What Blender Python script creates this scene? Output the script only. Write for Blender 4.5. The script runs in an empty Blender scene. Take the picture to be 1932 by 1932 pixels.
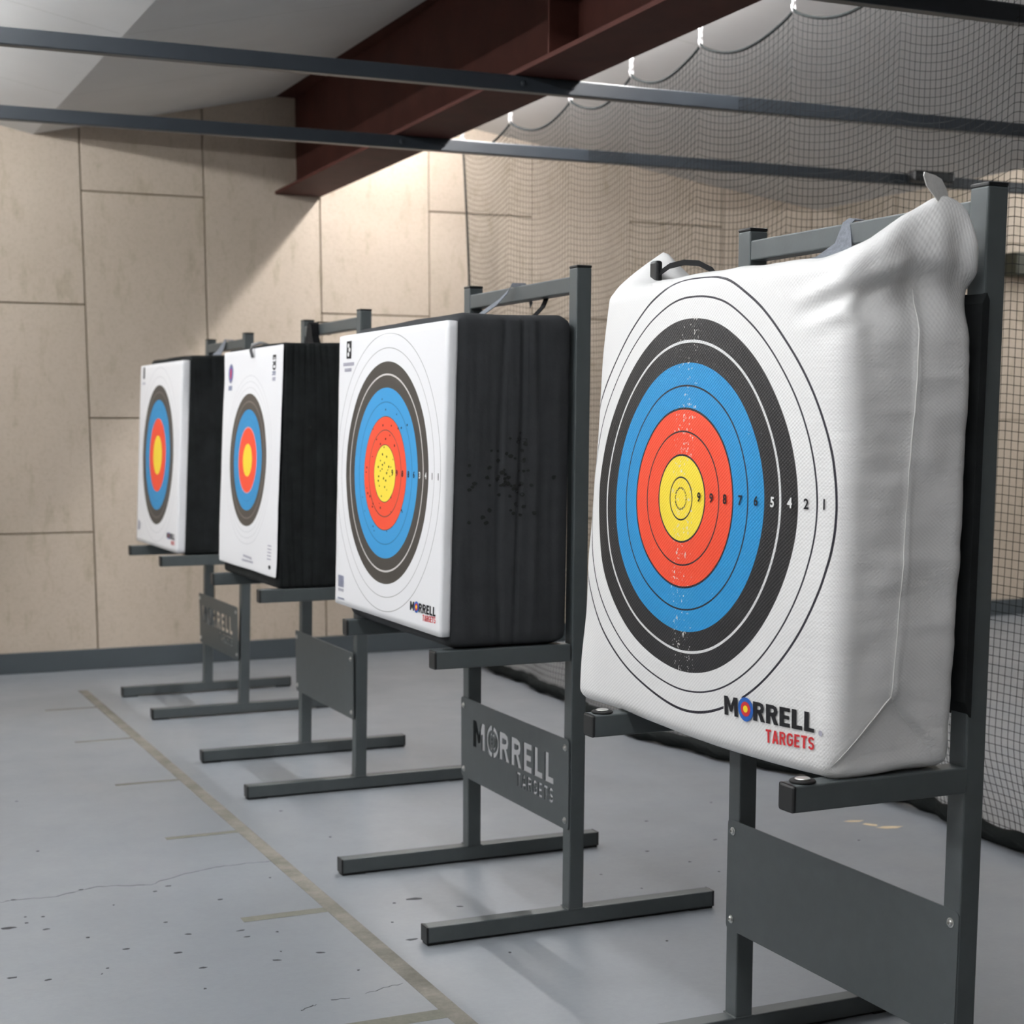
import bpy, bmesh, math, random
from mathutils import Vector, Matrix, noise
from mathutils.geometry import tessellate_polygon
random.seed(7)
C = bpy.context.scene.collection
SC = bpy.context.scene
PI = math.pi

# ------------------------------------------------------------------ camera, world, exposure
cam_d = bpy.data.cameras.new('camera')
cam = bpy.data.objects.new('camera', cam_d); C.objects.link(cam)
YAW, PITCH, ROLL = 0.41941, 0.152306, 0.001146
F = Vector((math.sin(YAW)*math.cos(PITCH), math.cos(YAW)*math.cos(PITCH), -math.sin(PITCH)))
R0 = Vector((math.cos(YAW), -math.sin(YAW), 0)); U0 = R0.cross(F)
R1 = R0*math.cos(ROLL)+U0*math.sin(ROLL); U1 = U0*math.cos(ROLL)-R0*math.sin(ROLL)
M = Matrix((R1, U1, -F)).transposed().to_4x4(); M.translation = Vector((0, 0, 1.2416))
cam.matrix_world = M
cam_d.sensor_width = 36; cam_d.lens = 3070.44*36/1932
cam_d.shift_x = 0.006765; cam_d.shift_y = 0.154825
cam_d.clip_start = .05; cam_d.clip_end = 60
cam_d.dof.use_dof = True; cam_d.dof.focus_distance = 2.95; cam_d.dof.aperture_fstop = 7.0
SC.camera = cam
SC.view_settings.view_transform = 'Standard'; SC.view_settings.look = 'None'
SC.view_settings.gamma = 1; SC.view_settings.use_curve_mapping = False
SC.view_settings.exposure = 0.0
w = bpy.data.worlds.new('world'); SC.world = w; w.use_nodes = True
w.node_tree.nodes['Background'].inputs[0].default_value = (.8, .85, 1, 1)
w.node_tree.nodes['Background'].inputs[1].default_value = .02
LAMP_POWER = 105.0            # radiance of the fluorescent tubes

# ------------------------------------------------------------------ materials
def lin(r, g, b):
    f = lambda c: (c/255/12.92 if c/255 <= .04045 else ((c/255+.055)/1.055)**2.4)
    return (f(r), f(g), f(b), 1)
class NT:
    def __init__(s, name):
        s.m = bpy.data.materials.new(name); s.m.use_nodes = True; s.t = s.m.node_tree
        s.b = s.t.nodes['Principled BSDF']
    def n(s, typ, **kw):
        nd = s.t.nodes.new(typ)
        for k, v in kw.items():
            if k.startswith('i_'):
                key = k[2:]; nd.inputs[int(key) if key.isdigit() else key.replace('_', ' ')].default_value = v
            else: setattr(nd, k, v)
        return nd
    def l(s, a, b): s.t.links.new(a, b)
    def math(s, op, a, b=None, c=None):
        nd = s.t.nodes.new('ShaderNodeMath'); nd.operation = op
        for i, x in enumerate((a, b, c)):
            if x is None: continue
            if isinstance(x, (int, float)): nd.inputs[i].default_value = x
            else: s.l(x, nd.inputs[i])
        return nd.outputs[0]
    def mix(s, fac, a, b):
        nd = s.t.nodes.new('ShaderNodeMix'); nd.data_type = 'RGBA'
        for i, x in ((0, fac), (6, a), (7, b)):
            if isinstance(x, (int, float, tuple)): nd.inputs[i].default_value = x
            else: s.l(x, nd.inputs[i])
        return nd.outputs[2]
    def obj(s): return s.n('ShaderNodeTexCoord').outputs['Object']
    def noise(s, scale, detail=3, rough=.6, vec=None, sc=None):
        nd = s.n('ShaderNodeTexNoise'); nd.inputs['Scale'].default_value = scale
        nd.inputs['Detail'].default_value = detail; nd.inputs['Roughness'].default_value = rough
        v = vec or s.obj()
        if sc:
            mp = s.n('ShaderNodeMapping'); mp.inputs['Scale'].default_value = sc; s.l(v, mp.inputs[0]); v = mp.outputs[0]
        s.l(v, nd.inputs['Vector']); return nd.outputs['Fac']
    def ramp(s, fac, stops, const=False):
        nd = s.n('ShaderNodeValToRGB'); cr = nd.color_ramp
        if const: cr.interpolation = 'CONSTANT'
        while len(cr.elements) < len(stops): cr.elements.new(.5)
        for e, (p, c) in zip(cr.elements, stops):
            e.position = p; e.color = c if isinstance(c, tuple) else (c, c, c, 1)
        s.l(fac, nd.inputs[0]); return nd.outputs[0]
    def bump(s, h, strength=.3, dist=.01):
        nd = s.n('ShaderNodeBump'); nd.inputs['Strength'].default_value = strength; nd.inputs['Distance'].default_value = dist
        s.l(h, nd.inputs['Height']); s.l(nd.outputs[0], s.b.inputs['Normal'])
    def set(s, col=None, rough=None, metal=None, spec=None):
        if col is not None:
            if isinstance(col, tuple): s.b.inputs['Base Color'].default_value = col
            else: s.l(col, s.b.inputs['Base Color'])
        if rough is not None:
            if isinstance(rough, (int, float)): s.b.inputs['Roughness'].default_value = rough
            else: s.l(rough, s.b.inputs['Roughness'])
        if metal is not None: s.b.inputs['Metallic'].default_value = metal
        if spec is not None: s.b.inputs['Specular IOR Level'].default_value = spec
        return s
def simple(name, col, rough=.5, metal=0, spec=.5, var=.08, scale=40, bump=0):
    n = NT(name); f = n.noise(scale)
    dark = tuple(c*(1-var) for c in col[:3])+(1,); lite = tuple(min(1, c*(1+var)) for c in col[:3])+(1,)
    n.set(n.ramp(f, [(.3, dark), (.7, lite)]), rough, metal, spec)
    if bump: n.bump(n.noise(scale*6), bump, .002)
    return n.m
M_steel = simple('grey_powder_coat', (.066, .077, .080, 1), .42, 0, .5, .06, 25, .06)
M_cap = simple('black_plastic_cap', (.006, .007, .008, 1), .42)
M_rubber = simple('black_rubber', (.006, .006, .006, 1), .8)
M_zinc = simple('zinc_plated_steel', (.62, .62, .60, 1), .3, 1)
M_white = simple('white_foam', (.80, .80, .82, 1), .55, 0, .3, .02, 12, .1)
M_paper = simple('white_paper', (.80, .80, .82, 1), .6, 0, .3, .02, 10)
M_foam = simple('black_foam', (.030, .032, .035, 1), .85, 0, .25, .12, 18, .3)
M_foamlam = simple('black_laminated_foam', (.009, .0105, .011, 1), .85, 0, .2, .35, 14, .4)
M_ink = simple('black_ink', lin(24, 24, 28), .6, 0, .25)
M_inkred = simple('red_ink', lin(200, 38, 44), .5)
M_inkblue = simple('blue_ink', lin(24, 92, 178), .5)
M_inkyel = simple('yellow_ink', lin(245, 215, 40), .5)
M_inkwhite = simple('white_ink', (.75, .75, .75, 1), .5)
M_inkgrey = simple('grey_ink', lin(168, 166, 180), .6)
M_inkslate = simple('slate_ink', lin(120, 125, 150), .6)
M_hole = simple('arrow_hole', (.004, .004, .004, 1), .9)
M_web = simple('grey_webbing', lin(120, 124, 132), .8, 0, .3, .2, 150, .4)
M_webblk = simple('black_webbing', (.006, .006, .007, 1), .7, 0, .15)
M_net = simple('net_cord', (.010, .012, .012, 1), .9, 0, .1)
M_chain = simple('galvanised_chain', (.85, .85, .86, 1), .35, .7)
M_lampbody = simple('white_lamp_body', (.7, .7, .7, 1), .4)
M_tape = None

def m_tape():
    n = NT('grey_floor_tape'); f = n.noise(9, 5, .7); g = n.noise(70, 4, .7)
    n.set(n.mix(n.ramp(g, [(.35, 0), (.75, .55)]), n.ramp(f, [(.38, (.130, .123, .102, 1)), (.62, (.245, .228, .198, 1))]), (.12, .115, .10, 1)), .7, 0, .25)
    n.bump(n.noise(120), .3, .002); return n.m
def m_ticktape():
    n = NT('dark_floor_tape'); g = n.noise(60, 4, .7)
    n.set(n.ramp(g, [(.3, (.13, .13, .105, 1)), (.7, (.185, .18, .15, 1))]), .65, 0, .25); return n.m
def m_floor():
    n = NT('painted_concrete_floor')
    a = n.noise(.8, 4, .6); b = n.noise(45, 4, .7)
    col = n.mix(n.ramp(b, [(.35, 0), (.7, .35)]), n.ramp(a, [(.3, (.215, .234, .256, 1)), (.7, (.25, .268, .288, 1))]), (.185, .202, .222, 1))
    n.set(col, n.ramp(n.noise(3, 3), [(.3, .30), (.7, .42)]), 0, .45)
    n.bump(n.noise(90, 4), .12, .002); return n.m
def m_wall():
    n = NT('wood_wool_wall_panel')
    v = n.obj()
    a = n.noise(1.1, 4, .6, v, (1, 1, .6)); b = n.noise(16, 4, .65, v, (1, 1, .35)); c = n.noise(70, 3, .7, v)
    col = n.ramp(a, [(.3, (.48, .405, .325, 1)), (.7, (.56, .475, .39, 1))])
    col = n.mix(n.ramp(b, [(.55, 0), (.72, .5)]), col, (.33, .275, .19, 1))
    col = n.mix(n.ramp(c, [(.45, 0), (.7, .25)]), col, (.30, .25, .18, 1))
    n.set(col, .85, 0, .2); n.bump(n.noise(60, 4, .7, v), .35, .004); return n.m
def m_plain(name, c, r, spec=.3): return simple(name, c, r, 0, spec, .03, 3)
M_floor = m_floor(); M_wall = m_wall(); M_tape = m_tape(); M_tick = m_ticktape()
M_groove = m_plain('panel_groove', (.22, .18, .13, 1), .9)
M_chip = m_plain('floor_chip', (.035, .038, .042, 1), .7)
M_scrape = m_plain('tan_scrape', (.62, .50, .33, 1), .7)
M_base = m_plain('slate_baseboard', (.060, .072, .080, 1), .5)
M_ceil = m_plain('ceiling_board', (.61, .60, .585, 1), .8)
M_ceilseam = m_plain('ceiling_seam', (.40, .39, .36, 1), .9)
M_beam = simple('oxide_red_steel', (.062, .020, .015, 1), .7, 0, .15, .15, 6)
M_bar = simple('dark_slate_bar', (.025, .031, .038, 1), .36, 0, .5, .05, 20)
M_box = m_plain('olive_box', (.035, .036, .022, 1), .6)

def ring_material(name, uc, vc, a, b, bands, lines, base=(.80, .80, .82, 1), weave=False, holes=None):
    """bands: [(radius fraction, colour)] from the centre out; lines: [(radius, half width, colour)]"""
    n = NT(name)
    at = n.n('ShaderNodeAttribute', attribute_name='rest'); sep = n.n('ShaderNodeSeparateXYZ'); n.l(at.outputs['Vector'], sep.inputs[0])
    u = n.math('DIVIDE', n.math('SUBTRACT', sep.outputs[1], uc), a); v = n.math('DIVIDE', n.math('SUBTRACT', sep.outputs[2], vc), b)
    if weave:
        u = n.math('ADD', u, n.math('MULTIPLY', n.math('POWER', n.math('MAXIMUM', n.math('SUBTRACT', n.math('MULTIPLY', u, -1), .5), 0), 2), .11))
        u = n.math('ADD', u, n.math('MULTIPLY', n.math('MAXIMUM', u, 0), .035))
    r = n.math('SQRT', n.math('ADD', n.math('MULTIPLY', u, u), n.math('MULTIPLY', v, v)))
    front = n.math('GREATER_THAN', at.outputs['Alpha'], -1)
    col = base
    prev = None
    for rad, c in sorted(bands, key=lambda q: -q[0]):
        col = n.mix(n.math('LESS_THAN', r, rad), col, c)
    if weave:
        sp = n.noise(170, 2, .5, at.outputs['Vector'], (1, 1, 1)); st = n.noise(5, 3, .6, at.outputs['Vector'], (1, 9, 1))
        near = n.math('LESS_THAN', n.math('ABSOLUTE', n.math('SUBTRACT', sep.outputs[1], uc-.005)), .035)
        thr = n.math('SUBTRACT', .79, n.math('MULTIPLY', n.math('MULTIPLY', st, near), .26))
        worn = n.math('MULTIPLY', n.math('GREATER_THAN', sp, thr), .8)
        col = n.mix(worn, col, (.72, .70, .68, 1))
    for rad, hw, c in lines:
        m = n.math('COMPARE', r, rad, hw)
        if weave and rad > 1.2:
            gy = n.math('COMPARE', sep.outputs[1], .269, .028); gz = n.math('COMPARE', sep.outputs[2], vc-.335, .03)
            m = n.math('MULTIPLY', m, n.math('SUBTRACT', 1, n.math('MULTIPLY', gy, gz)))
        if weave and rad < .1:
            m = n.math('MULTIPLY', m, n.math('GREATER_THAN', n.noise(420, 0, .5, at.outputs['Vector']), .46))
        col = n.mix(m, col, c)
    n.set(col, .42 if weave else .5, 0, .35 if weave else .3)
    if weave:
        # woven tape pattern: fine crossing ribs
        def wave(i, f):
            return n.math('SINE', n.math('MULTIPLY', sep.outputs[i], f))
        h = n.math('MULTIPLY', n.math('SINE', n.math('MULTIPLY', n.math('ADD', sep.outputs[1], sep.outputs[0]), 2*PI/.0084)), wave(2, 2*PI/.0064))
        h2 = n.math('ADD', n.math('MULTIPLY', h, .5), n.math('ADD', n.math('MULTIPLY', n.noise(22, 4, .6, at.outputs['Vector']), 1.6), n.math('MULTIPLY', n.math('MULTIPLY', n.noise(7, 5, .62, at.outputs['Vector'], (.8, .6, 5.5)), n.math('SUBTRACT', 1, n.math('MULTIPLY', n.math('MINIMUM', sep.outputs[1], .14), 6.6))), 7.0)))
        n.bump(h2, .34, .0012)
    else: n.bump(n.noise(60), .05, .002)
    return n.m
YEL = lin(247, 220, 66); RED = lin(238, 80, 52); BLU = lin(38, 142, 200); BLK = lin(34, 34, 36); LN = lin(30, 28, 40); DK = lin(66, 62, 58)

# ------------------------------------------------------------------ mesh helpers
class MB:
    def __init__(s): s.v = []; s.f = []; s.mi = []; s.rest = None
    def add(s, vs, fs, mi=0):
        o = len(s.v); s.v += [tuple(p) for p in vs]; s.f += [tuple(i+o for i in f) for f in fs]; s.mi += [mi]*len(fs); return s
    def box(s, x0, x1, y0, y1, z0, z1, mi=0, bev=0):
        if x0 > x1: x0, x1 = x1, x0
        if y0 > y1: y0, y1 = y1, y0
        if z0 > z1: z0, z1 = z1, z0
        bm = bmesh.new(); bmesh.ops.create_cube(bm, size=1)
        for v in bm.verts: v.co = Vector(((x0+x1)/2+v.co.x*(x1-x0), (y0+y1)/2+v.co.y*(y1-y0), (z0+z1)/2+v.co.z*(z1-z0)))
        if bev: bmesh.ops.bevel(bm, geom=bm.edges[:], offset=bev, segments=2, profile=.5, affect='EDGES')
        bm.verts.index_update()
        s.add([v.co for v in bm.verts], [[v.index for v in f.verts] for f in bm.faces], mi); bm.free(); return s
    def prism(s, poly, axis, a, b, mi=0):
        """poly: 2-D points; axis 0: extruded along x with (y,z)=poly, axis 1: along y with (x,z), axis 2: along z"""
        n = len(poly); P = []
        for t in (a, b):
            for p in poly:
                P.append({0: (t, p[0], p[1]), 1: (p[0], t, p[1]), 2: (p[0], p[1], t)}[axis])
        fs = [(i, (i+1) % n, n+(i+1) % n, n+i) for i in range(n)]
        tris = tessellate_polygon([[Vector((p[0], p[1], 0)) for p in poly]])
        fs += [tuple(t) for t in tris]+[tuple(n+i for i in t[::-1]) for t in tris]
        return s.add(P, fs, mi)
    def lathe(s, c, axis, prof, n=24, mi=0):
        """prof: (radius, height along axis)"""
        c = Vector(c); ax = Vector(axis).normalized(); u = ax.orthogonal().normalized(); w_ = ax.cross(u); P = []
        for r, h in prof:
            for k in range(n):
                a = 2*PI*k/n; P.append(c+ax*h+(u*math.cos(a)+w_*math.sin(a))*r)
        fs = [(i*n+k, i*n+(k+1) % n, (i+1)*n+(k+1) % n, (i+1)*n+k) for i in range(len(prof)-1) for k in range(n)]
        fs += [tuple(range(n))[::-1], tuple((len(prof)-1)*n+k for k in range(n))]
        return s.add(P, fs, mi)
    def tube(s, pts, r, n=6, mi=0, closed=False):
        pts = [Vector(p) for p in pts]; P = []; m = len(pts)
        for i, p in enumerate(pts):
            d = (pts[(i+1) % m]-pts[i-1]) if closed else (pts[min(i+1, m-1)]-pts[max(i-1, 0)])
            d.normalize(); u = d.cross(Vector((0.13, .21, 1))).normalized() if abs(d.z) < .97 else d.cross(Vector((1, 0, 0))).normalized(); w_ = d.cross(u)
            rr = r[i] if isinstance(r, (list, tuple)) else r
            for k in range(n):
                a = 2*PI*k/n; P.append(p+(u*math.cos(a)+w_*math.sin(a))*rr)
        k2 = m if closed else m-1
        fs = [(i*n+k, i*n+(k+1) % n, ((i+1) % m)*n+(k+1) % n, ((i+1) % m)*n+k) for i in range(k2) for k in range(n)]
        if not closed: fs += [tuple(range(n))[::-1], tuple((m-1)*n+k for k in range(n))]
        return s.add(P, fs, mi)
    def ribbon(s, pts, wid, th, side, mi=0):
        """flat band through pts, width along the vector side"""
        pts = [Vector(p) for p in pts]; sd = Vector(side).normalized(); P = []; m = len(pts)
        for i, p in enumerate(pts):
            d = pts[min(i+1, m-1)]-pts[max(i-1, 0)]; d.normalize(); nn = d.cross(sd).normalized()
            ww = wid[i] if isinstance(wid, (list, tuple)) else wid
            for a, b in ((-1, -1), (1, -1), (1, 1), (-1, 1)): P.append(p+sd*(a*ww/2)+nn*(b*th/2))
        fs = [(i*4+k, i*4+(k+1) % 4, (i+1)*4+(k+1) % 4, (i+1)*4+k) for i in range(m-1) for k in range(4)]
        fs += [(3, 2, 1, 0), tuple((m-1)*4+k for k in range(4))]
        return s.add(P, fs, mi)
    def build(s, name, mats, parent=None, off=(0, 0, 0), shear=None, smooth=False, loc=None):
        me = bpy.data.meshes.new(name); ox, oy, oz = off; vs = []
        for x, y, z in s.v:
            if shear: x, y = x+shear[0]*z, y+shear[1]*z
            vs.append((x-ox, y-oy, z-oz))
        me.from_pydata(vs, [], s.f); mats = mats if isinstance(mats, (list, tuple)) else [mats]
        for m in mats: me.materials.append(m)
        if any(s.mi): me.polygons.foreach_set('material_index', s.mi)
        if s.rest:
            at = me.attributes.new('rest', 'FLOAT_VECTOR', 'POINT'); at.data.foreach_set('vector', [c for p in s.rest for c in p])
        bm = bmesh.new(); bm.from_mesh(me); bmesh.ops.recalc_face_normals(bm, faces=bm.faces[:]); bm.to_mesh(me); bm.free()
        if smooth: me.polygons.foreach_set('use_smooth', [True]*len(me.polygons))
        me.update()
        o = bpy.data.objects.new(name, me); C.objects.link(o)
        if parent: o.parent = parent
        if loc: o.location = loc
        return o
def tag(o, label=None, cat=None, group=None, kind=None):
    if label: o['label'] = label
    if cat: o['category'] = cat
    if group: o['group'] = group
    if kind: o['kind'] = kind
    return o
def empty(name, loc, rz=0):
    o = bpy.data.objects.new(name, None); C.objects.link(o); o.location = loc; o.rotation_euler = (0, 0, rz); o.empty_display_size = .1; return o
def struct(name, mb, mats, smooth=False):
    o = mb.build(name, mats, smooth=smooth); o['kind'] = 'structure'; return o
def rbox(lo, hi, n, r, fmap):
    """rounded box surface: grid n=(nx,ny,nz), radii r=(rx,ry,rz); fmap maps (rounded point, rest point) -> point"""
    mb = MB(); mb.rest = []; idx = {}
    nx, ny, nz = n
    def vid(i, j, k):
        if (i, j, k) in idx: return idx[(i, j, k)]
        p = Vector((lo[0]+(hi[0]-lo[0])*i/nx, lo[1]+(hi[1]-lo[1])*j/ny, lo[2]+(hi[2]-lo[2])*k/nz))
        idx[(i, j, k)] = len(mb.v); mb.v.append(tuple(fmap(rnd(p, lo, hi, r), p))); mb.rest.append(tuple(p)); return idx[(i, j, k)]
    for k in (0, nz):
        for i in range(nx):
            for j in range(ny): mb.f.append((vid(i, j, k), vid(i+1, j, k), vid(i+1, j+1, k), vid(i, j+1, k)))
    for j in (0, ny):
        for i in range(nx):
            for k in range(nz): mb.f.append((vid(i, j, k), vid(i+1, j, k), vid(i+1, j, k+1), vid(i, j, k+1)))
    for i in (0, nx):
        for j in range(ny):
            for k in range(nz): mb.f.append((vid(i, j, k), vid(i, j+1, k), vid(i, j+1, k+1), vid(i, j, k+1)))
    mb.mi = [0]*len(mb.f); return mb
def rnd(p, lo, hi, r):
    q = Vector((min(max(p[a], lo[a]+r[a]), hi[a]-r[a]) for a in range(3)))
    d = Vector(((p[a]-q[a])/r[a] for a in range(3)))
    return Vector((q[a]+r[a]*(d[a]/d.length if d.length > 1e-9 else 0) for a in range(3))) if d.length > 1e-9 else q
def sstep(a, b, x):
    t = min(1, max(0, (x-a)/(b-a))); return t*t*(3-2*t)
def interp(pts, x):
    if x <= pts[0][0]: return pts[0][1]
    for (x0, y0), (x1, y1) in zip(pts, pts[1:]):
        if x <= x1: return y0+(y1-y0)*(x-x0)/(x1-x0)
    return pts[-1][1]

# ------------------------------------------------------------------ lettering (outline polygons, unit height)
def stroke(pts, w_):
    pts = [Vector((p[0], p[1])) for p in pts]; L, Rr = [], []
    for i, p in enumerate(pts):
        d0 = (pts[i]-pts[i-1]).normalized() if i else None; d1 = (pts[i+1]-pts[i]).normalized() if i < len(pts)-1 else None
        d = (d0+d1).normalized() if d0 and d1 else (d0 or d1); k = 1/max(.5, d.dot(d0 or d1)) if (d0 and d1) else 1
        nn = Vector((-d.y, d.x))*w_/2*k; L.append(tuple(p+nn)); Rr.append(tuple(p-nn))
    return L+Rr[::-1]
def rect(x0, y0, x1, y1): return [(x0, y0), (x1, y0), (x1, y1), (x0, y1)]
def arc(cx, cy, rx, ry, a0, a1, n=12): return [(cx+rx*math.cos(math.radians(a0+(a1-a0)*i/n)), cy+ry*math.sin(math.radians(a0+(a1-a0)*i/n))) for i in range(n+1)]
GL = {
 'M': (.86, [[(0, 0), (0, 1), (.25, 1), (.43, .52), (.61, 1), (.86, 1), (.86, 0), (.63, 0), (.63, .58), (.5, .2), (.36, .2), (.23, .58), (.23, 0)]]),
 'R': (.70, [rect(0, 0, .24, 1), stroke([(.2, .9), (.40, .9), (.52, .85), (.56, .70), (.52, .56), (.40, .50), (.2, .50)], .20), [(.28, .46), (.50, .46), (.72, 0), (.46, 0)]]),
 'E': (.58, [rect(0, 0, .24, 1), rect(.2, .8, .56, 1), rect(.2, .4, .52, .6), rect(.2, 0, .56, .2)]),
 'L': (.56, [rect(0, 0, .24, 1), rect(.2, 0, .54, .2)]),
 't': (.54, [rect(0, .83, .54, 1), rect(.175, 0, .365, .9)]),
 'a': (.62, [[(0, 0), (.21, 1), (.40, 1), (.22, 0)][:2]+[(.36, 1), (.18, 0)], [(.26, 1), (.41, 1), (.62, 0), (.43, 0)], rect(.14, .2, .47, .36)]),
 'r': (.58, [rect(0, 0, .18, 1), stroke([(.15, .92), (.36, .92), (.45, .86), (.48, .72), (.45, .58), (.36, .52), (.15, .52)], .16), [(.25, .47), (.42, .47), (.60, 0), (.40, 0)]]),
 'g': (.58, [stroke(arc(.29, .70, .205, .215, 10, 180, 8)+arc(.29, .30, .205, .215, 180, 360, 8)+[(.495, .50)], .17), rect(.30, .42, .58, .56)]),
 'e': (.50, [rect(0, 0, .18, 1), rect(.15, .84, .48, 1), rect(.15, .43, .45, .58), rect(.15, 0, .48, .16)]),
 's': (.56, [stroke(arc(.28, .72, .20, .20, 15, 180, 7)[:-1]+[(.09, .66), (.15, .55), (.40, .46), (.475, .36)]+arc(.28, .28, .20, .20, 0, -165, 7)[1:], .17)]),
}
def word(txt, track=.07):
    """returns ([polygons], [emblem centre], width); '0' is the round emblem"""
    x = 0; polys = []; emb = []
    for ch in txt:
        if ch == '0': emb.append((x+.42, .5)); x += .84+track*.4; continue
        w_, gl = GL[ch]
        for g in gl: polys.append([(px+x, py) for px, py in g])
        x += w_+track
    return polys, emb, x-track
def disc(cx, cy, rx, ry, n=28): return [(cx+rx*math.cos(2*PI*i/n), cy+ry*math.sin(2*PI*i/n)) for i in range(n)]
def digit_poly(ch, bold=0):
    cu = bpy.data.curves.new('digit', 'FONT'); cu.body = ch; cu.offset = bold; cu.resolution_u = 4
    o = bpy.data.objects.new('digit', cu); C.objects.link(o); dg = bpy.context.evaluated_depsgraph_get(); me = o.evaluated_get(dg).to_mesh()
    vs = [(v.co.x, v.co.y) for v in me.vertices]; fs = [tuple(p.vertices) for p in me.polygons]
    xs = [v[0] for v in vs]; ys = [v[1] for v in vs]; h = max(ys)-min(ys); cx = (max(xs)+min(xs))/2; cy = (max(ys)+min(ys))/2
    vs = [((x-cx)/h, (y-cy)/h) for x, y in vs]
    o.evaluated_get(dg).to_mesh_clear(); bpy.data.objects.remove(o); bpy.data.curves.remove(cu); return vs, fs

# ------------------------------------------------------------------ the room
YW = 8.266; XL, XR, YF = -5.0, 9.3, -3.5
# floor with chips and cracks in its paint
f = MB(); f.box(XL, XR, YF, YW+.1, -.1, 0)
chips = [[0.419, 3.665, 0.0119], [0.492, 3.619, 0.0089], [0.609, 3.61, 0.0018], [0.628, 3.645, 0.0036], [0.694, 3.765, 0.0082], [0.626, 3.891, 0.0051], [0.552, 4.106, 0.004], [0.506, 4.069, 0.0046], [0.544, 3.998, 0.0098], [0.458, 4.045, 0.0164], [0.8, 3.688, 0.0112], [0.855, 3.818, 0.0071], [0.828, 3.559, 0.0109], [0.981, 3.794, 0.0104], [0.981, 3.739, 0.0084], [1.059, 3.748, 0.0039], [0.999, 3.542, 0.0092], [1.107, 3.553, 0.0088], [1.0, 4.073, 0.0069], [0.903, 4.252, 0.0071], [0.858, 4.215, 0.0049], [1.175, 4.22, 0.0036], [0.68, 4.312, 0.0057], [0.502, 4.287, 0.0069], [0.633, 4.763, 0.0046], [0.662, 5.437, 0.0052], [1.344, 3.706, 0.0033], [1.405, 3.858, 0.0041], [1.467, 3.872, 0.0174], [1.55, 3.763, 0.0096], [1.341, 3.558, 0.0128], [1.421, 4.957, 0.006], [1.464, 4.577, 0.004], [1.518, 3.375, 0.0044], [0.51, 4.122, 0.0027], [0.734, 4.136, 0.0021], [0.825, 3.935, 0.006], [1.025, 3.6, 0.0025], [2.259, 4.046, .006], [2.314, 3.896, .004], [2.511, 4.081, .006], [2.337, 3.775, .003], [2.06, 3.717, .003], [2.022, 3.882, .004], [2.432, 4.364, .005], [1.9, 3.3, .003], [2.6, 3.5, .004], [2.9, 3.9, .004], [2.2, 3.2, .004], [2.75, 4.5, .004], [1.15, 3.4, .003], [.8, 3.42, .003]]
for x, y, L_ in chips:
    a = .42-.25+random.uniform(-.35, .35); L_ *= 1.15; n_ = 9; pl = []
    for k in range(n_):
        t = 2*PI*k/n_; rr = random.uniform(.7, 1.25); lx = L_*math.cos(t)*rr; ly = max(.0045, L_*.45)*math.sin(t)*rr
        pl.append((x+lx*math.cos(-a)-ly*math.sin(-a), y+lx*math.sin(-a)+ly*math.cos(-a)))
    f.prism(pl, 2, -.01, .0004, 1)
def crack(pts, wmin, wmax):
    P = []
    for (x0, y0), (x1, y1) in zip(pts, pts[1:]):
        for k in range(4): t = k/4; P.append((x0+(x1-x0)*t+random.uniform(-.002, .002), y0+(y1-y0)*t+random.uniform(-.004, .004)))
    P.append(pts[-1])
    for (x0, y0), (x1, y1) in zip(P, P[1:]):
        ww = random.uniform(wmin, wmax); f.prism([(x0, y0-ww), (x1, y1-ww), (x1, y1+ww), (x0, y0+ww)], 2, -.01, .0003, 1)
crack([[0.467, 4.274], [0.502, 4.287], [0.555, 4.279], [0.612, 4.273], [0.676, 4.306], [0.728, 4.324], [0.795, 4.303], [0.861, 4.279], [0.889, 4.309], [0.972, 4.353], [1.054, 4.382], [1.101, 4.388], [1.154, 4.389], [1.223, 4.383]], .0004, .0018)
crack([[0.954, 3.206], [0.975, 3.217], [0.995, 3.226]], .001, .0025)
crack([[1.033, 3.24], [1.073, 3.234]], .0006, .002); crack([[1.114, 3.245], [1.163, 3.264], [1.212, 3.276]], .0004, .0012)
for cx, cy, L_, w_ in ((3.03, 4.10, .035, .012), (3.085, 3.99, .045, .016), (3.05, 4.04, .02, .02)):
    f.prism([(cx-L_, cy+w_), (cx-L_*.2, cy+w_*1.3), (cx+L_, cy-w_*.2), (cx+L_*.3, cy-w_), (cx-L_*.5, cy-w_*.4)], 2, -.01, .0004, 2)
struct('floor', f, [M_floor, M_chip, M_scrape])
# back wall: tall fibre panels with open grooves
wb = MB(); wb.box(XL, XR, YW+.012, YW+.2, -.05, 3.3, 1)
seams = [1.437+.602*k for k in range(-11, 14)]
hs = {}
for k in range(len(seams)-1):
    x0, x1 = seams[k], seams[k+1]; i = k-11
    cuts = {-1: [.69, 1.80], 0: [1.252, 2.340], 1: [.69], 2: [1.79], 3: [1.25, 2.335]}.get(i, [[.69, 1.80], [1.25, 2.34]][i % 2])
    zs = [.0]+cuts+[3.2]
    for a, b in zip(zs, zs[1:]): wb.box(x0+.0035, x1-.0035, YW, YW+.02, a+(.0035 if a else 0), b-.0035, 0, .002)
struct('wall_back', wb, [M_wall, M_groove])
struct('wall_left', MB().box(XL-.1, XL, YF, YW+.1, -.05, 3.3), M_wall)
struct('wall_right', MB().box(XR, XR+.1, YF, YW+.1, -.05, 3.3), M_wall)
struct('wall_front', MB().box(XL, XR, YF-.1, YF, -.05, 3.3), M_wall)
struct('baseboard_back', MB().box(XL, XR, YW-.018, YW, 0, .103, 0, .003), M_base)
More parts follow.
